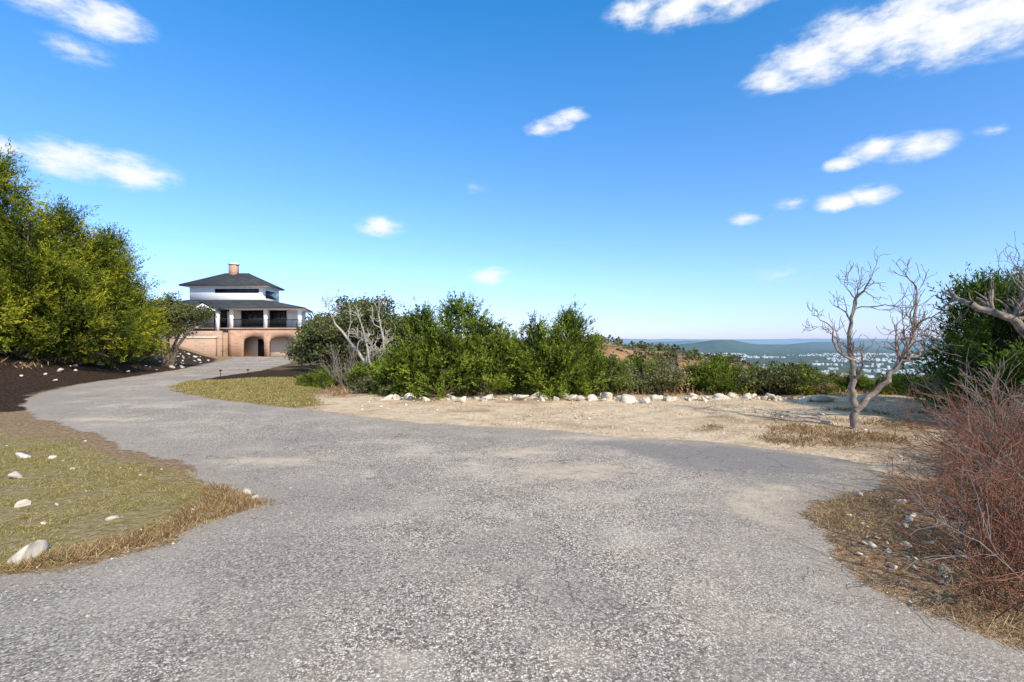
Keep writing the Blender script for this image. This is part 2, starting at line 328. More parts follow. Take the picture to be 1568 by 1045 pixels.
# ------------------------------------------------------------ foliage
def leafquads(C,D,L,W,rg):
    D=D/(np.linalg.norm(D,axis=1,keepdims=True)+1e-9)
    S=np.cross(D,rg.normal(size=D.shape)); S/=np.linalg.norm(S,axis=1,keepdims=True)+1e-9
    L=L[:,None];W=W[:,None]
    V=np.stack([C-D*L*.1,C+D*L*.45+S*W,C+D*L,C+D*L*.45-S*W],1).reshape(-1,3)
    F=np.arange(len(V)).reshape(-1,4); return V,F
def juniper(name,cones,K,rg,leaf=.09,lw=.014,S=10,M=15,sprig=.36,mat=None,up=.6,trunkr=.07,ex=.5,out_k=.10,out_m=1.25):
    cones=np.array(cones,float); wgt=cones[:,3]*cones[:,4]; wgt/=wgt.sum()
    ci=rg.choice(len(cones),K,p=wgt); c=cones[ci]
    h=rg.beta(1.15,1.2,K); az=rg.uniform(0,2*np.pi,K)
    env=np.clip((1-h)**ex*(.6+.9*np.clip(h*2.6,0,.45)),0,1)
    lob=1+.28*np.sin(az*3+c[:,0]*5+h*9)+.22*np.sin(az*5+h*17+c[:,1]*3)
    rad=c[:,4]*env*lob*np.sqrt(rg.uniform(.15,1.1,K))*np.where(rg.random(K)<out_k,rg.uniform(1.0,out_m,K),1)
    out=np.stack([np.cos(az),np.sin(az),np.zeros(K)],-1)
    C=np.stack([c[:,0]+out[:,0]*rad,c[:,1]+out[:,1]*rad,c[:,2]+h*c[:,3]*.93],-1)
    CD=out*(1-h[:,None]*.7)+np.array([0,0,up])+rg.normal(0,.18,(K,3))
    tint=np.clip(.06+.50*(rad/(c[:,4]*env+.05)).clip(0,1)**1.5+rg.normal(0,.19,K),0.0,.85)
    sp=C[:,None]+rg.normal(0,sprig*.27,(K,S,3)); sdir=CD[:,None]/np.linalg.norm(CD,axis=1)[:,None,None]+rg.normal(0,.36,(K,S,3)); sdir/=np.linalg.norm(sdir,axis=2,keepdims=True)
    sl=sprig*rg.uniform(.6,1.5,(K,S))
    t=rg.uniform(0,1,(K,S,M))
    LP=sp[:,:,None]+sdir[:,:,None]*(t*sl[:,:,None])[...,None]+rg.normal(0,sprig*.035,(K,S,M,3))
    LD=sdir[:,:,None]+rg.normal(0,.5,(K,S,M,3))
    LL=leaf*rg.uniform(.6,1.3,(K,S,M))*(1.15-.5*t)
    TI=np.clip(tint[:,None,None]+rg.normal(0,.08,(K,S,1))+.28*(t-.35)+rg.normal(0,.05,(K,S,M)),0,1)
    V,F=leafquads(LP.reshape(-1,3),LD.reshape(-1,3),LL.ravel(),LL.ravel()*lw/leaf,rg)
    T=np.repeat(TI.ravel(),4)
    lines=[]
    for q in cones:
        P=[(q[0]*.3,q[1]*.3,-.15),(q[0]*.8,q[1]*.8,q[2]+.1*q[3]),(q[0],q[1],q[2]+.5*q[3]),(q[0],q[1],q[2]+.93*q[3])]
        r=trunkr*q[4]/cones[:,4].max(); lines.append((P,[r*1.4,r,r*.6,r*.12]))
    for i in rg.choice(K,min(K,110),replace=False):
        q=c[i]; z=max(.05,C[i,2]-rad[i]*.5-.1); b=np.array([q[0],q[1],z]); e=C[i]+CD[i]*.15
        lines.append(([b,(b+e)/2+rg.normal(0,.05,3),e],[trunkr*.3,trunkr*.2,.006]))
    TV,TF=tubes(lines,5)
    VV=np.concatenate([V,TV]); FF=np.concatenate([F,TF+len(V)])
    mi=np.concatenate([np.zeros(len(F)),np.ones(len(TF))])
    return mesh_np(name,VV,FF,[mat or M_jun,M_bark],attrs=dict(tint=np.concatenate([T,np.zeros(len(TV))])),mi=mi)
def broadleaf(name,blobs,K,rg,leaf=.09,mat=None,per=110,cl=.33,bark=None):
    blobs=np.array(blobs,float); w=blobs[:,3]**2; w/=w.sum(); b=blobs[rg.choice(len(blobs),K,p=w)]
    d=rg.normal(size=(K,3)); d/=np.linalg.norm(d,axis=1,keepdims=True); d[:,2]=np.where(d[:,2]<-.5,-d[:,2]*.5,d[:,2])
    C=b[:,:3]+d*b[:,3:4]*rg.uniform(.35,1.08,(K,1))*np.array([1,1,.8])
    P=C[:,None]+rg.normal(0,cl*.45,(K,per,3))*np.array([1,1,.55]); D=rg.normal(size=(K,per,3))+d[:,None]*.6
    L=leaf*rg.uniform(.6,1.3,(K,per)); T=np.clip((rg.beta(2,2,K)*.8)[:,None]+rg.normal(0,.12,(K,per)),0,1)
    V,F=leafquads(P.reshape(-1,3),D.reshape(-1,3),L.ravel(),L.ravel()*.36,rg); T=np.repeat(T.ravel(),4)
    lines=[]
    for q in blobs:
        lines.append(([(q[0]*.1,q[1]*.1,-.2),(q[0]*.3,q[1]*.3,q[2]*.4),(q[0]*.8,q[1]*.8,q[2]*.8),q[:3]],np.array([.12,.09,.06,.03])*min(1,q[2]/2)))
        for k in range(6):
            nd=rg.normal(size=3)+np.array([0,0,.4]); grow(lines,q[:3]*np.array([.9,.9,.85]),nd,q[3]*.95,.02*min(1,q[2]/1.5),1,rg)
    TV,TF=tubes(lines,5)
    return mesh_np(name,np.concatenate([V,TV]),np.concatenate([F,TF+len(V)]),[mat or M_oak,bark or M_bark],attrs=dict(tint=np.concatenate([T,np.zeros(len(TV))])),mi=np.concatenate([np.zeros(len(F)),np.ones(len(TF))]))
def g(x,y): return float(H(np.array([x]),np.array([y]))[0])
def plant(name,me,x,y,rot=0,sc_=1,dz=0,parent=None): return obj(name,me,parent,(x,y,g(x,y)+dz),rot,sc_)

r=np.random.default_rng
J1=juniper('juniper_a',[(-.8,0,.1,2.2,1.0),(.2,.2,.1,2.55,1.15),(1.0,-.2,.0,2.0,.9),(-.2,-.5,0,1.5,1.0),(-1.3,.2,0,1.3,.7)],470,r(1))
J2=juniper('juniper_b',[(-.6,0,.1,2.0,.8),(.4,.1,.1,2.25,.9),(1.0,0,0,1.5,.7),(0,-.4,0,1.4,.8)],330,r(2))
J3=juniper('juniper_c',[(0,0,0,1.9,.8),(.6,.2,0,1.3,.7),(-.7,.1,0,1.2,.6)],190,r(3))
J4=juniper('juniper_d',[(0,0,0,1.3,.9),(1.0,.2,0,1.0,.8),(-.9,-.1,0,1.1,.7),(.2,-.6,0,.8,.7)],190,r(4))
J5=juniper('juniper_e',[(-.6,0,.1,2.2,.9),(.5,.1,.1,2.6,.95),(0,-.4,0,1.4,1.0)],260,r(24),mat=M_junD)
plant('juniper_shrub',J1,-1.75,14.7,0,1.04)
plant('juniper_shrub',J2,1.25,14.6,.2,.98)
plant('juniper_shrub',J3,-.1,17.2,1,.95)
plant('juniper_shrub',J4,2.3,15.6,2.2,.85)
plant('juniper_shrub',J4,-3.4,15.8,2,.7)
S1=broadleaf('scrub_a',[(0,0,.5,.6),(.7,.2,.4,.5),(-.7,0,.45,.55)],50,r(5),.07,M_oak,70,.3)
S2=broadleaf('scrub_b',[(0,0,.6,.5),(.5,.3,.8,.5),(-.5,-.2,.5,.6)],50,r(6),.07,M_jun,70,.3)
S3=broadleaf('scrub_c',[(0,0,.5,.6),(.6,.3,.5,.5)],30,r(7),.06,M_dry,45,.35,M_dead)
thicket=empty('shrub_thicket')
rg=r(11)
ms=[J3,J4,S1,S2,S3,J2,J4,S2]
def thick(x,y,me,s): o=plant('shrub',me,x,y,rg.uniform(0,6.3),s,-.03,thicket)
for i in range(44):
    x=2.9+i*.34+rg.normal(0,.2); me=ms[rg.integers(0,5)]; h={J3:1.9,J4:1.25,S1:1.05,S2:1.25,S3:1.0}[me]
    thick(x,14.7+rg.uniform(-.2,1.5)+.02*x,me,rg.uniform(.6,1.0)*(1.1 if x<8.5 else .72)/h)
for i in range(120):
    y=rg.uniform(17,62); x=rg.uniform(.06*y,1.2*y); thick(x,y,ms[rg.integers(0,8)],rg.uniform(.5,.85)*(1+.016*y)*(1.0 if y>26 else .75)*(1 if x<.3*y else .85))
for i in range(16):
    y=rg.uniform(16.5,30); x=-.34*y+rg.uniform(-1,.16*y) ; thick(x,y,ms[rg.integers(0,4)],rg.uniform(.4,.75))
for x,y,s in [(-3.9,15.4,.75),(-4.8,16.6,.8),(-4.2,17.6,1.0),(-5.8,18.6,.7),(-3.4,14.6,.45)]: thick(x,y,S1 if s<.8 else S2,s)
for i in range(16):
    thick(rg.uniform(10,22),rg.uniform(11.5,16),ms[rg.integers(0,4)],rg.uniform(.4,.65))
O1=broadleaf('oak_a',[(0,0,2.6,1.4),(-1.8,0,2.2,1.1),(1.7,.3,2.4,1.1),(.4,0,3.5,.8),(-2.3,.2,1.3,.9),(2.6,0,1.4,1.0),(0,-.4,1.2,1.2)],360,r(8),.12,M_oak,100,.5)
plant('live_oak_tree',O1,-7.5,26.5,0,1.1,.55)
plant('live_oak_tree',O1,-9.1,30,2.9,1.12,.8)
plant('live_oak_tree',O1,-13.4,44,2,1.0)
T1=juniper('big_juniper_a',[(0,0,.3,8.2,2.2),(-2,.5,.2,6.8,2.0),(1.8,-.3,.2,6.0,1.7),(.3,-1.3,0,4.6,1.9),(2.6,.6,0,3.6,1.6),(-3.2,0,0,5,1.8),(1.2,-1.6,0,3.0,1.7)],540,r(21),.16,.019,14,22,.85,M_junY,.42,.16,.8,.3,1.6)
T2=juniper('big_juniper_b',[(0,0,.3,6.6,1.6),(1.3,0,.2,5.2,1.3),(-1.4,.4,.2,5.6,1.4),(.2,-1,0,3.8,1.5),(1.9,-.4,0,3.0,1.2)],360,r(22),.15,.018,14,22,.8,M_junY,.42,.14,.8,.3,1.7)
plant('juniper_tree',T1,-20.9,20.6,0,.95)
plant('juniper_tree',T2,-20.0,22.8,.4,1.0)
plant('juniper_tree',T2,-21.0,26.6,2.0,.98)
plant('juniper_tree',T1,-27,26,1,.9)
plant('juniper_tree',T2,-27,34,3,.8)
O2=broadleaf('oak_b',[(0,0,3.4,1.2),(-1.2,0,3,1.0),(.9,.2,2.8,.9),(0,0,2.2,1.1),(1.8,.1,3.0,.7)],200,r(9),.11,M_oak,90,.5)
plant('live_oak_tree',O2,-20.5,30.5,0,1.0)
plant('juniper_shrub',J5,9.5,9.9,1.2,1.05)
plant('juniper_shrub',J5,11.0,11.0,.2,1.15)
plant('juniper_shrub',J5,8.9,8.4,2.2,.55)
L=[];q=r(31)
guide(L,[(0,0,-.1),(.02,0,.45),(-.02,.05,1.0),(-.05,.1,1.7),(.05,.1,2.3)],.075,.022,2,q,nch=7,L=.65)
guide(L,[(0,0,.3),(.45,-.05,.75),(.85,0,1.15),(1.1,.05,1.6),(1.2,.1,2.4)],.06,.02,2,q,nch=8,L=.75)
guide(L,[(.85,0,1.15),(1.3,.1,1.35),(1.75,.2,1.65)],.03,.012,2,q,nch=4,L=.6)
guide(L,[(-.03,.05,1.2),(-.3,.1,1.45),(-.45,0,1.9)],.025,.01,2,q,nch=3,L=.5)
tv,tf=tubes(L,6); plant('dead_tree',mesh_np('dead_tree',tv,tf,M_dead,smooth=True),6.24,9.3)
L=[];q=r(32)
guide(L,[(1.5,0,-.1),(1.2,0,1.0),(.5,0,1.9),(-.2,0,2.35),(-.75,0,2.6)],.13,.06,1,q,nch=8,L=.7,jit=.04)
guide(L,[(1.2,0,1.0),(1.1,0,2.0),(.9,0,2.9)],.07,.02,2,q,nch=6,L=.8)
guide(L,[(.5,0,1.9),(.3,0,2.5),(.2,0,3.0)],.05,.015,2,q,nch=6,L=.6)
tv,tf=tubes(L,6); plant('dead_tree',mesh_np('dead_tree_b',tv,tf,M_dead,smooth=True),8.6,8.8,0,.85)
L=[];q=r(33)
guide(L,[(0,0,-.1),(-.1,0,.8),(-.7,0,1.8),(-1.5,.1,2.7),(-1.9,0,3.3)],.13,.04,2,q,nch=5,L=1.0,minr=.012)
guide(L,[(0,0,.2),(.2,0,1.3),(.4,.1,2.2),(.2,0,3.2)],.11,.035,2,q,nch=5,L=.9,minr=.012)
guide(L,[(.1,0,.5),(.9,0,1.4),(1.5,.1,2.0),(2.1,0,2.5)],.10,.03,2,q,nch=5,L=.9,minr=.012)
guide(L,[(-.1,0,.8),(-.4,.2,2.0),(-.6,0,3.1)],.07,.03,2,q,nch=4,L=.8,minr=.012)
tv,tf=tubes(L,5); plant('dead_tree',mesh_np('dead_tree_c',tv,tf,M_pale,smooth=True),-6.2,23.2,0,1.0,.15)
L=[];q=r(34)
for k in range(8): grow(L,(q.normal(0,.12),q.normal(0,.12),-.05),(q.normal(0,.5),q.normal(0,.5),1),q.uniform(.6,1.1),.012,2,q,.15,.03,3,.6,.005)
tv,tf=tubes(L,4); BS=mesh_np('bare_shrub',tv,tf,M_dead)
for x,y,s in [(-5.6,17.5,1.0),(-6.6,19.5,1.0),(-2.4,15.0,.7),(3.6,15.2,.6),(7.2,15.2,.6),(11,12.5,1.0),(8.8,10.2,.9),(9.6,9.4,1.2),(8.0,8.3,.8)]: plant('bare_shrub',BS,x,y,q.uniform(0,6),s)
L=[];L2=[];q=r(35)
for k in range(440):
    by=q.uniform(2.8,6.9); bx=.91*by+abs(q.normal(.1,.75))
    grow(L if q.random()<.75 else L2,(bx,by,-.03),(q.normal(-.2,.5),q.normal(0,.4),.8),q.uniform(.25,.66)*(.6+.10*by)*(1.25 if q.random()<.12 else 1),.006,2,q,.18,.015,3,.7,.0022)
TB=empty('twiggy_brush',(5.5,5,0))
for nm,LL_,mt in (('red_stems',L,M_red),('grey_stems',L2,M_dead)):
    tv,tf=tubes(LL_,4); obj(nm,mesh_np(nm,tv-np.array([5.5,5,0]),tf,mt),TB)
L=[];q=r(36)
for a,b,c_ in [((5.0,4.6,.15),(5.6,5.4,.55),(6.0,6.0,.75)),((5.6,6.0,.1),(6.2,6.0,.45),(6.8,6.3,.9)),((4.6,4.3,.05),(5.2,4.5,.3),(5.8,4.9,.4))]:
    guide(L,[a,b,c_],.022,.010,1,q,nch=5,L=.4,minr=.003)
tv,tf=tubes(L,5); obj('fallen_branch',mesh_np('fallen_branch',tv,tf,M_dead))

# ------------------------------------------------------------ rocks
import bmesh
def rockbase(sub,rg):
    bm=bmesh.new(); bmesh.ops.create_icosphere(bm,subdivisions=sub,radius=1)
    v=np.array([x.co[:] for x in bm.verts]); f=np.array([[a.index for a in p.verts] for p in bm.faces]); bm.free()
    for k in range(12):
        n=rg.normal(size=3); n/=np.linalg.norm(n); dd=v@n; c=rg.uniform(.32,.7); v=v-np.maximum(dd-c,0)[:,None]*n
    v/=np.abs(v).max(); v+=rg.normal(0,.035,v.shape); v*=np.array([1,.8,.6]); return v,f
bases=[rockbase(2,r(40+i)) for i in range(10)]
def rocks(name,pts,sizes,rg):
    Vs=[];Fs=[];o=0
    zs=H(pts[:,0],pts[:,1])
    for (x,y),z,s in zip(pts,zs,sizes):
        v,f=bases[rg.integers(0,10)]; a=rg.uniform(0,6.3); ca,sa=math.cos(a),math.sin(a)
        w=v*s*rg.uniform(.65,1.25,3); w=np.stack([w[:,0]*ca-w[:,1]*sa,w[:,0]*sa+w[:,1]*ca,w[:,2]+.2*w[:,0]],-1)+np.array([x,y,z+s*.15]); Vs.append(w);Fs.append(f+o);o+=len(v)
    obj(name,mesh_np(name,np.concatenate(Vs),np.concatenate(Fs),M_rock))
q=r(50)
n=210; px=np.linspace(-3.6,9.5,n)+q.normal(0,.3,n); py=13.6+q.normal(0,.3,n)+.15*np.sin(px*1.3)
sz=np.exp(q.normal(-2.45,.6,n)).clip(.04,.28)
rocks('rock_border',np.stack([px,py],-1),sz,q)
for x,y,s in [(2.5,13.5,.27),(2.95,13.5,.22),(5.6,13.6,.22),(8.0,13.2,.46),(7.5,13.1,.28),(-2.3,13.5,.22),(1.5,13.5,.25),(1.8,13.4,.2),(4.1,13.5,.2)]:
    rocks('limestone_boulder',np.array([[x,y]]),[s],q)
for x,y,s in [(-3.55,3.72,.16),(-5.7,5.9,.11),(-6.6,6.9,.12),(-6.2,6.9,.08),(-2.72,5.25,.07),(-2.55,5.1,.06),(-2.95,4.75,.06),(-3.55,4.55,.09),(-4.7,4.9,.13)]:
    rocks('limestone_rock',np.array([[x,y]]),[s],q)
def scatter(n,poly,rg):
    P=np.array(poly); out=[]
    lo,hi=P.min(0),P.max(0)
    while len(out)<n:
        p=rg.uniform(lo,hi,(n*3,2)); m=segdist(p[:,0],p[:,1],poly,True)>0; out+=list(p[m])
    return np.array(out[:n])
p=scatter(600,[(2.5,2.4),(2.6,4.3),(3.4,5.2),(5,5.7),(8,7),(8,3),(4,1)],q); rocks('verge_rubble',p,np.exp(q.normal(-3.8,.6,600)).clip(.010,.08),q)
p=scatter(750,[(-4,11.8),(-2,10.4),(1,9.3),(3.2,8.4),(4.6,7),(4.6,5.9),(9,7),(10,13.5),(-3.5,14)],q); rocks('dirt_rubble',p,np.exp(q.normal(-4.0,.55,750)).clip(.012,.08),q)
p=scatter(90,[(-2.4,4.9),(-2.9,4.0),(-6,3.4),(-9,8),(-6.8,8.1),(-4.2,6.3)],q); rocks('lawn_pebbles',p,np.exp(q.normal(-4.3,.5,90)).clip(.01,.04),q)
p=scatter(110,[(-13,13),(-16,18.5),(-18.5,28),(-24.5,42),(-34,55),(-30,40),(-22,22),(-19,12)],q); rocks('bank_rocks',p,np.exp(q.normal(-2.4,.5,110)).clip(.04,.35),q)
p=scatter(9000,[(-5,2),(-2.6,5),(-4,6.4),(0,8.8),(3,7.9),(3.2,5.2),(2.4,3.8),(2.7,2)],q)
sdv=segdist(p[:,0],p[:,1],ROAD,True); keep=q.random(len(p))<np.where(sdv<.5,1,.15); p=p[keep]
c=len(p); v0=np.array([[1,0,0],[0,1,0],[-1,0,0],[0,-1,0],[0,0,.8]]); f0=np.array([[0,1,4],[1,2,4],[2,3,4],[3,0,4]])
s=np.exp(q.normal(-5.3,.4,c)); a=q.uniform(0,6.3,c)
W=v0[None]*s[:,None,None]*q.uniform(.6,1.3,(c,5,1)); Wx=W[...,0]*np.cos(a)[:,None]-W[...,1]*np.sin(a)[:,None]; Wy=W[...,0]*np.sin(a)[:,None]+W[...,1]*np.cos(a)[:,None]
W=np.stack([Wx+p[:,0:1],Wy+p[:,1:2],W[...,2]+.004],-1).reshape(-1,3)
obj('loose_gravel',mesh_np('loose_gravel',W,(f0[None]+5*np.arange(c)[:,None,None]).reshape(-1,3),M_rock))

# ------------------------------------------------------------ grass
def grass(name,pts,h,w,mat,rg,lean=.5,tuft=.04,per=7,bias=0):
    n=len(pts); z=H(pts[:,0],pts[:,1])
    C=np.stack([pts[:,0],pts[:,1],z],-1)[:,None]+np.concatenate([rg.normal(0,tuft,(n,per,2)),np.zeros((n,per,1))],-1)
    D=np.concatenate([rg.normal(0,lean,(n,per,2)),np.ones((n,per,1))],-1)
    L=h*rg.uniform(.4,1.2,(n,per))*np.repeat(rg.uniform(.5,1.3,(n,1)),per,1)
    T=np.clip(rg.beta(2,2,(n,1))+bias+rg.normal(0,.1,(n,per)),0,1)
    V,F=leafquads(C.reshape(-1,3),D.reshape(-1,3),L.ravel(),np.full(L.size,w),rg)
    obj(name,mesh_np(name,V,F,mat,attrs=dict(tint=np.repeat(T.ravel(),4))))
q=r(60)
p=scatter(6500,LAWN1[:8]+[(-8.6,8.6),(-9.5,8),(-7,3.2)],q); p=p[fbm(p[:,0]*3,p[:,1]*3)>.45]; grass('lawn_grass',p,.04,.0030,M_lawn,q,.8,.04,8)
p=scatter(5000,LAWN2,q); grass('lawn_grass',p,.06,.010,M_lawn,q,.7,.07,6,0)
p=scatter(3000,VERGE[:8]+[(4.5,2.0),(7.5,6)],q); p=p[fbm(p[:,0]*1.5,p[:,1]*1.5)>.49]; grass('dry_grass',p,.09,.0026,M_dry,q,1.1,.06,10)
p=scatter(900,[(-2.35,4.95),(-2.65,4.5),(-2.8,4.0),(-3.2,3.65),(-3.5,3.5),(-3.3,3.9),(-3.0,4.3),(-3.1,5.4),(-4.2,6.4),(-3.3,5.6)],q); grass('dry_grass',p,.07,.0028,M_dry,q,1.0,.05,10,-.15)
p=scatter(1100,[(4.2,7.6),(6,7.4),(8,9),(8,12),(5,10.5),(3.2,9)],q); p=p[fbm(p[:,0]*.9,p[:,1]*.9)>.48]; grass('dry_grass',p,.10,.005,M_dry,q,1.0,.1,14,-.3)
p=scatter(900,[(-5,14.2),(0,14.2),(9,14.2),(14,14),(16,17),(-6,17)],q); p=p[fbm(p[:,0],p[:,1])>.47]; grass('dry_grass',p,.24,.010,M_dry,q,.7,.15,12,-.2)
p=scatter(1500,[(-18,13),(-18,16),(-18.5,20),(-21,29),(-33,50),(-36,45),(-28,24),(-24,14),(-20,12)],q); p=p[fbm(p[:,0]*.6,p[:,1]*.6)>.47]; grass('bank_grass',p,.3,.016,M_dry,q,.9,.2,12,-.15)
p=scatter(1100,SAND,q); p=p[(fbm(p[:,0]*.7+4,p[:,1]*.7)>.51)&(segdist(p[:,0],p[:,1],ROAD,True)<-.1)]; grass('dry_grass',p,.06,.005,M_dry,q,1.2,.12,10,-.2)

q=r(70); N=3800
d1=np.exp(q.uniform(math.log(75),math.log(900),N)); t=q.uniform(.02,1.15,N); bx=d1*t; by=d1
by[:260]=q.uniform(190,330,260); bx[:260]=q.uniform(20,140,260)
kk=~((by>200)&(by<320)&(bx>20)&(bx<120)&(q.random(N)<.6)); bx=bx[kk];by=by[kk];N=len(bx)
bz=H(bx,by); per=22; s=q.uniform(1.0,2.4,N)
C=np.stack([bx,by,bz],-1)[:,None]+q.normal(0,.55,(N,per,3))*s[:,None,None]*np.array([1,1,.6])+np.array([0,0,1.0])*s[:,None,None]
D=q.normal(size=(N,per,3)); Lf=(s[:,None]*q.uniform(.5,1.0,(N,per)))
V,F=leafquads(C.reshape(-1,3),D.reshape(-1,3),Lf.ravel(),Lf.ravel()*.4,q)
obj('distant_scrub',mesh_np('distant_scrub',V,F,M_oak,attrs=dict(tint=np.repeat(np.repeat(q.beta(2,2,N)*.55,per),4))))

q=r(71); N=3000; ty=q.uniform(1500,3900,N); tx=ty*q.uniform(.36,.92,N); tz=H(tx,ty)
cl=fbm(tx/200,ty/200)>.49; tx,ty,tz=tx[cl],ty[cl],tz[cl]; N=len(tx)
w=np.exp(q.normal(1.65,.5,N)).clip(3,22); dp=w*.6; hh=q.uniform(2.5,5,N)
cube=np.array([[-1,-1,-.5],[1,-1,-.5],[1,1,-.5],[-1,1,-.5],[-1,-1,1],[1,-1,1],[1,1,1],[-1,1,1],[-.9,0,1.5],[.9,0,1.5]],float)
V=cube[None]*np.stack([w,dp,hh],-1)[:,None]+np.stack([tx,ty,tz+1.5],-1)[:,None]
fq=np.array([[0,1,5,4],[1,2,6,5],[2,3,7,6],[3,0,4,7],[4,5,9,8],[6,7,8,9]])
obj('distant_town',mesh_np('distant_town',V.reshape(-1,3),(fq[None]+10*np.arange(N)[:,None,None]).reshape(-1,4),mat_plain('pale_town_walls',(.42,.44,.45),.8,.45,.02)))

# ------------------------------------------------------------ house
HS=empty('brick_and_stucco_house',(-35,66,0)); hp=Vector(HS.location)
M_wh=mat_plain('white_stucco',(.88,.84,.78),.85,.03); M_br=mat_brick('warm_brick',(.44,.20,.11),(.58,.34,.21),(.55,.46,.36),.6,.2,(.58,.38,.26))
M_st=mat_brick('stone_wall',(.52,.32,.21),(.34,.21,.14),(.5,.43,.34),.9,.3,(.56,.40,.29)); M_rf=mat_brick('dark_shingles',(.045,.048,.053),(.075,.078,.085),(.04,.04,.045),.6,.16)
M_gl=NT('dark_window_glass'); M_gl=M_gl.end(M_gl.bsdf((.02,.024,.03),.08,spec=.6)); M_bk=mat_plain('black_iron',(.02,.02,.022),.5,.1); M_cm=mat_plain('cream_wall',(.80,.70,.55),.85,.05)
def boxes(name,L,mat):
    Vs=[];Fs=[];o=0
    for (x0,x1,y0,y1,z0,z1) in L:
        Vs+=[(x,y,z) for z in(z0,z1) for y in(y0,y1) for x in(x0,x1)]; Fs+=[tuple(o+i for i in f) for f in [(0,2,3,1),(4,5,7,6),(0,1,5,4),(2,6,7,3),(0,4,6,2),(1,3,7,5)]]; o+=8
    return obj(name,mesh_np(name,np.array(Vs)-np.array(hp),Fs,mat),HS)
def box(name,*a): return boxes(name,[a[:6]],a[6])
def archwall(name,x0,x1,y0,y1,z0,z1,arches,mat):
    xs=set(np.linspace(x0,x1,20))
    for a,b,sp,ri in arches: xs|=set(np.linspace(a,b,17))|{a-1e-3,b+1e-3}
    xs=sorted(xs)
    def low(x):
        for a,b,sp,ri in arches:
            if a-1e-6<=x<=b+1e-6:
                u=(x-(a+b)/2)/((b-a)/2); return sp+ri*math.sqrt(max(0,1-u*u))
        return z0
    V=[];F=[]
    for x in xs: lo=low(x); V+=[(x,y0,lo),(x,y0,z1),(x,y1,lo),(x,y1,z1)]
    for i in range(len(xs)-1):
        a=4*i;b=a+4; F+=[(a,b,b+1,a+1),(b+2,a+2,a+3,b+3),(a+1,b+1,b+3,a+3),(a,a+2,b+2,b)]
    n=4*(len(xs)-1); F+=[(0,1,3,2),(n,n+2,n+3,n+1)]
    return obj(name,mesh_np(name,np.array(V)-np.array(hp),F,mat),HS)
archwall('brick_arcade',-34.9,-25.9,63,63.4,-.9,2.85,[(-33.1,-30.5,1.25,.7),(-29.9,-26.7,1.25,.7)],M_br)
box('arcade_side_wall',-26.4,-25.9,63.403,65.4,-.9,2.85,M_br)
box('arcade_back_wall',-34.9,-26.403,65.0,65.4,-.9,2.84,M_cm)
box('lower_door',-32.2,-31.1,64.9,64.997,-.55,1.6,M_bk)
box('terrace_slab',-46.8,-25.7,62.85,66.19,2.853,3.0,M_st)
box('stone_base',-46.6,-34.903,63.3,71.9,-.9,2.85,M_st)
box('rear_stone_base',-34.9,-28.6,65.403,71.9,-.9,2.85,M_st)
box('retaining_wall',-42,-35.2,60.6,61.1,-1,1.75,M_st)
box('retaining_wall_cap',-42.1,-35.1,60.5,61.2,1.753,1.9,M_cm)
box('entry_landing_wall',-39.3,-35.1,61.8,62.2,-1,2.6,M_st)
box('main_wall',-46,-28.4,66.2,70.5,3.003,6.0,M_wh)
box('projecting_wall',-42.0,-39.2,63.4,66.197,3.003,5.5,M_wh)
def window(name,x0,x1,z0,z1,y,n=2):
    boxes(name+'_glass',[(x0,x1,y-.03,y-.004,z0,z1)],M_gl)
    fr=[(x0-.08,x0,y-.07,y-.004,z0-.08,z1+.08),(x1,x1+.08,y-.07,y-.004,z0-.08,z1+.08),(x0,x1,y-.07,y-.004,z1,z1+.08),(x0,x1,y-.07,y-.004,z0-.08,z0)]
    for k in range(1,n): xx=x0+(x1-x0)*k/n; fr.append((xx-.04,xx+.04,y-.06,y-.031,z0,z1))
    boxes(name+'_frame',fr,M_bk)
window('terrace_door',-45.6,-42.9,3.1,5.3,66.2,4)
window('front_door',-38.4,-36.9,3.1,5.3,66.2,2)
window('porch_window',-34.9,-32.2,3.2,5.3,66.2,4)
window('side_window',-31.2,-29.2,3.2,5.3,66.2,3)
box('upper_wall',-41.8,-32.4,66.4,71.2,6.0,8.55,M_wh)
window('clerestory',-38.4,-32.9,7.72,8.05,66.4,6)
boxes('upper_side_window',[(-32.397,-32.37,67.3,70.3,7.0,8.0)],M_gl)
def roofmesh(name,O,z0,I,z1,mat,th=.18):
    V=[(x,y,z0) for x,y in O]+[(x,y,z1) for x,y in I]+[(x,y,z0-th) for x,y in O]
    F=[(0,1,5,4),(1,2,6,5),(2,3,7,6),(3,0,4,7),(4,5,6,7),(8,9,1,0),(9,10,2,1),(10,11,3,2),(11,8,0,3),(8,11,10,9)]
    return obj(name,mesh_np(name,np.array(V)-np.array(hp),F,[mat,M_wh],mi=[0,0,0,0,0,0,0,0,0,1]),HS)
roofmesh('porch_roof',[(-46.9,62.3),(-25.3,62.3),(-28.0,72),(-46.9,72)],5.5,[(-42.0,66.25),(-32.2,66.25),(-32.2,71.3),(-42,71.3)],6.7,M_rf)
roofmesh('upper_roof',[(-42.7,65.6),(-31.4,65.6),(-32.2,72.5),(-42.7,72.5)],8.65,[(-38.6,69),(-35.4,69),(-35.6,69.5),(-38.6,69.5)],10.5,M_rf,.2)
V=[(-39.6,61.9,5.05),(-35.4,61.9,5.05),(-37.5,61.9,6.1),(-39.6,65.5,5.05),(-35.4,65.5,5.05),(-37.5,65.5,6.1),(-39.2,62.02,5.05),(-35.8,62.02,5.05),(-37.5,62.02,5.95)]
obj('entry_gable_roof',mesh_np('entry_gable_roof',np.array(V)-np.array(hp),[(0,2,5,3),(2,1,4,5)],M_rf),HS)
obj('entry_gable_face',mesh_np('entry_gable_face',np.array(V)-np.array(hp),[(6,7,8)],M_wh),HS)
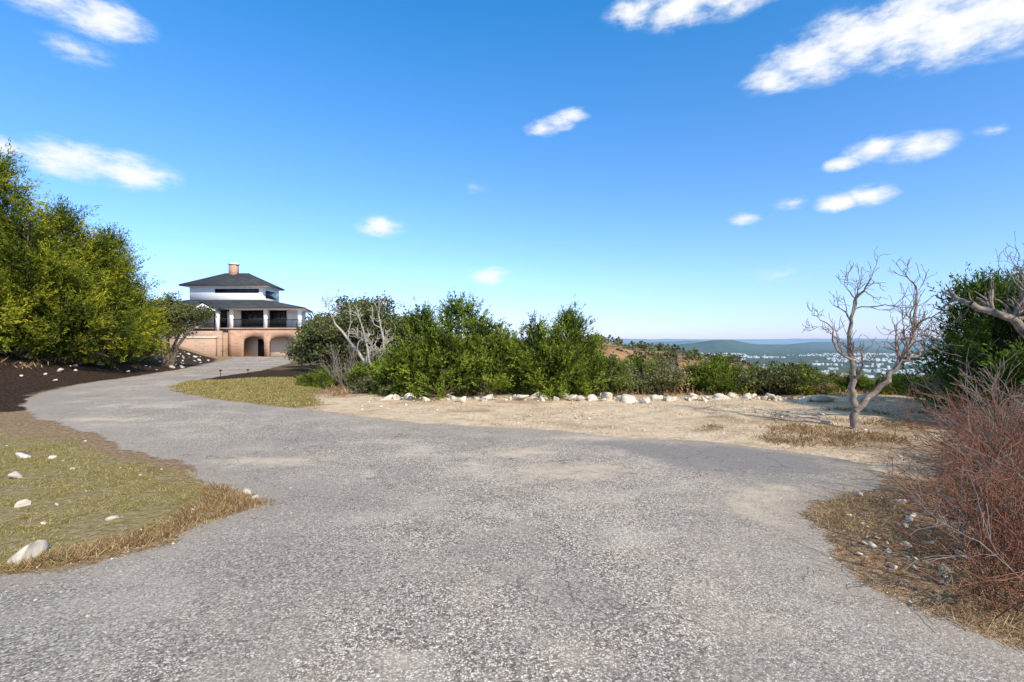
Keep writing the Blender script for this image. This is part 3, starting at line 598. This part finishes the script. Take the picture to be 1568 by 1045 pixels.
cols=[(x-.2,x+.2,63.05,63.45,3.003,5.3) for x in(-46.3,-42.3,-34.6,-30.4,-26.2)]+[(x-.18,x+.18,62.3,62.66,2.6,5.05) for x in(-39.1,-35.9)]
boxes('porch_columns',cols,M_wh)
rl=[]
for a,b in [(-46.1,-42.5),(-34.4,-30.6),(-30.2,-26.4)]:
    rl+=[(a,b,63.1,63.18,3.98,4.07),(a,b,63.1,63.18,3.1,3.17)]+[(x,x+.04,63.12,63.16,3.17,3.98) for x in np.arange(a+.13,b,.15)]
for a,b in [(-39.2,-36.0)]:
    rl+=[(a,b,61.95,62.03,3.45,3.54)]+[(x,x+.04,61.97,62.0,2.6,3.45) for x in np.arange(a+.13,b,.15)]
boxes('iron_railing',rl,M_bk)
box('chimney',-37.9,-37.0,68.5,69.4,9.5,11.6,M_br); box('chimney_cap',-38.0,-36.9,68.4,69.5,11.603,11.75,M_cm)
for x,y in [(-12.3,21.6),(-11.4,22.1)]:
    e=empty('path_light',(x,y,g(x,y))); 
    tv,tf=tubes([([(0,0,0),(0,0,.13),(0,0,.27)],[.012]*3),([(0,0,.27),(0,0,.30),(0,0,.33)],[.07,.055,.01])],8)
    obj('post_and_hood',mesh_np('path_light',tv,tf,M_bk),e)

# ------------------------------------------------------------ world
W=bpy.data.worlds.new('World'); sc.world=W; W.use_nodes=True; t=W.node_tree; t.nodes.clear()
N=t.nodes.new; Lk=t.links.new
sky=N('ShaderNodeTexSky'); sky.sky_type='NISHITA'; sky.sun_disc=False
EL=38; AZ=142
sky.sun_elevation=math.radians(EL); sky.sun_rotation=math.radians(AZ); sky.air_density=1; sky.dust_density=.3; sky.ozone_density=2
tc=N('ShaderNodeTexCoord'); sp=N('ShaderNodeSeparateXYZ'); Lk(tc.outputs['Generated'],sp.inputs[0])
def M(op,a,b=0,c=None):
    x=N('ShaderNodeMath'); x.operation=op
    for i,v in enumerate((a,b) if c is None else (a,b,c)):
        if hasattr(v,'is_linked'): Lk(v,x.inputs[i])
        else: x.inputs[i].default_value=v
    return x.outputs[0]
az=M('MULTIPLY',M('ARCTAN2',sp.outputs[0],sp.outputs[1]),57.2958); el=M('MULTIPLY',M('ARCSINE',sp.outputs[2]),57.2958)
rp=N('ShaderNodeValToRGB'); Lk(M('DIVIDE',M('MAXIMUM',el,0),90),rp.inputs[0])
E=rp.color_ramp.elements
for i in range(3): E.new(.5)
for i,(p,c) in enumerate([(0,(.40,.47,.86)),(.075,(.42,.54,.78)),(.21,(.32,.56,.79)),(.38,(.14,.59,.86)),(.6,(.98,.82,.58))]): E[i].position=p; E[i].color=(*c,1)
vm=N('ShaderNodeVectorMath'); vm.operation='MULTIPLY'; Lk(sky.outputs[0],vm.inputs[0]); Lk(rp.outputs[0],vm.inputs[1])
v2=N('ShaderNodeVectorMath'); v2.operation='SCALE'; Lk(vm.outputs[0],v2.inputs[0]); v2.inputs['Scale'].default_value=2.15
EK=2.3
cb=N('ShaderNodeCombineXYZ'); Lk(az,cb.inputs[0]); Lk(M('MULTIPLY',el,EK),cb.inputs[1])
n_=N('ShaderNodeTexNoise'); n_.inputs['Scale'].default_value=.36; n_.inputs['Detail'].default_value=6; n_.inputs['Roughness'].default_value=.62; Lk(cb.outputs[0],n_.inputs['Vector'])
nz=M('MULTIPLY',M('SUBTRACT',n_.outputs[0],.46),4.0)
clouds=[(-42.5,26.9,4.2,1),(-38.8,26.0,3.6,1),(-40.3,23.3,2.2,.45),(13.5,31.8,3.0,.8),(18,31.6,4.2,1),(23.5,31.8,4.2,1),(26.8,24.2,2.6,.9),(30.5,25.2,4.8,1),(34,26.0,5.6,1),(38,26.0,6.2,1),(41,25.0,6.6,1),(45,24.6,6.6,1),(3.4,22.3,1.9,.8),(5.2,22.8,1.9,.8),(6.6,23.4,1.8,.7),(-14.2,12,2.5,.9),(-40.6,14.9,3.6,1),(-36.6,14.7,3.4,1),(35.4,16.8,2.4,1),(38.2,16.5,2.7,1),(32.8,16.0,1.5,1),(32.6,12.7,2.0,1),(34.8,13.0,2.1,1),(24.4,12.1,1.5,.8),(-2.5,7,2.3,.9),(28.6,13.1,1.4,.5),(43,16.6,1.0,.5),(-45,14.9,1.8,.9),(27.7,6.3,2.0,.15),(-4.4,16.4,1.0,.1)]
tot=None
for a,e,ra,am in clouds:
    s1=N('ShaderNodeVectorMath'); s1.operation='DISTANCE'; s1.inputs[1].default_value=(a,e*EK,0); Lk(cb.outputs[0],s1.inputs[0])
    v=M('MULTIPLY_ADD',s1.outputs['Value'],-am/ra,am*1.2)
    tot=v if tot is None else M('MAXIMUM',tot,v)
mr=N('ShaderNodeMapRange'); mr.interpolation_type='SMOOTHSTEP'; Lk(M('ADD',tot,M('MULTIPLY',nz,M('MINIMUM',M('MAXIMUM',M('ADD',tot,.25),0),.55))),mr.inputs[0]); mr.inputs[1].default_value=-.05; mr.inputs[2].default_value=1.3
mx=N('ShaderNodeMix'); mx.data_type='RGBA'; Lk(mr.outputs[0],mx.inputs[0]); Lk(v2.outputs[0],mx.inputs[6]); mx.inputs[7].default_value=(7.4,7.5,7.7,1)
bg=N('ShaderNodeBackground'); bg.inputs[1].default_value=.14; Lk(mx.outputs[2],bg.inputs[0])
wo=N('ShaderNodeOutputWorld'); Lk(bg.outputs[0],wo.inputs[0])
sl=bpy.data.lights.new('sun','SUN'); sl.energy=5.0; sl.angle=math.radians(.5); sl.color=(1,.91,.77)
so=bpy.data.objects.new('sun',sl); link(so)
e_,a_=math.radians(EL),math.radians(AZ); sv=Vector((math.sin(a_)*math.cos(e_),math.cos(a_)*math.cos(e_),math.sin(e_)))
so.rotation_euler=(-sv).to_track_quat('-Z','Y').to_euler()
cd=bpy.data.cameras.new('camera'); cd.lens=18; cd.sensor_width=36; cd.clip_start=.05; cd.clip_end=40000
co=bpy.data.objects.new('camera',cd); co.location=(0,0,1.6); co.rotation_euler=(math.radians(90-.2),0,0); link(co); sc.camera=co
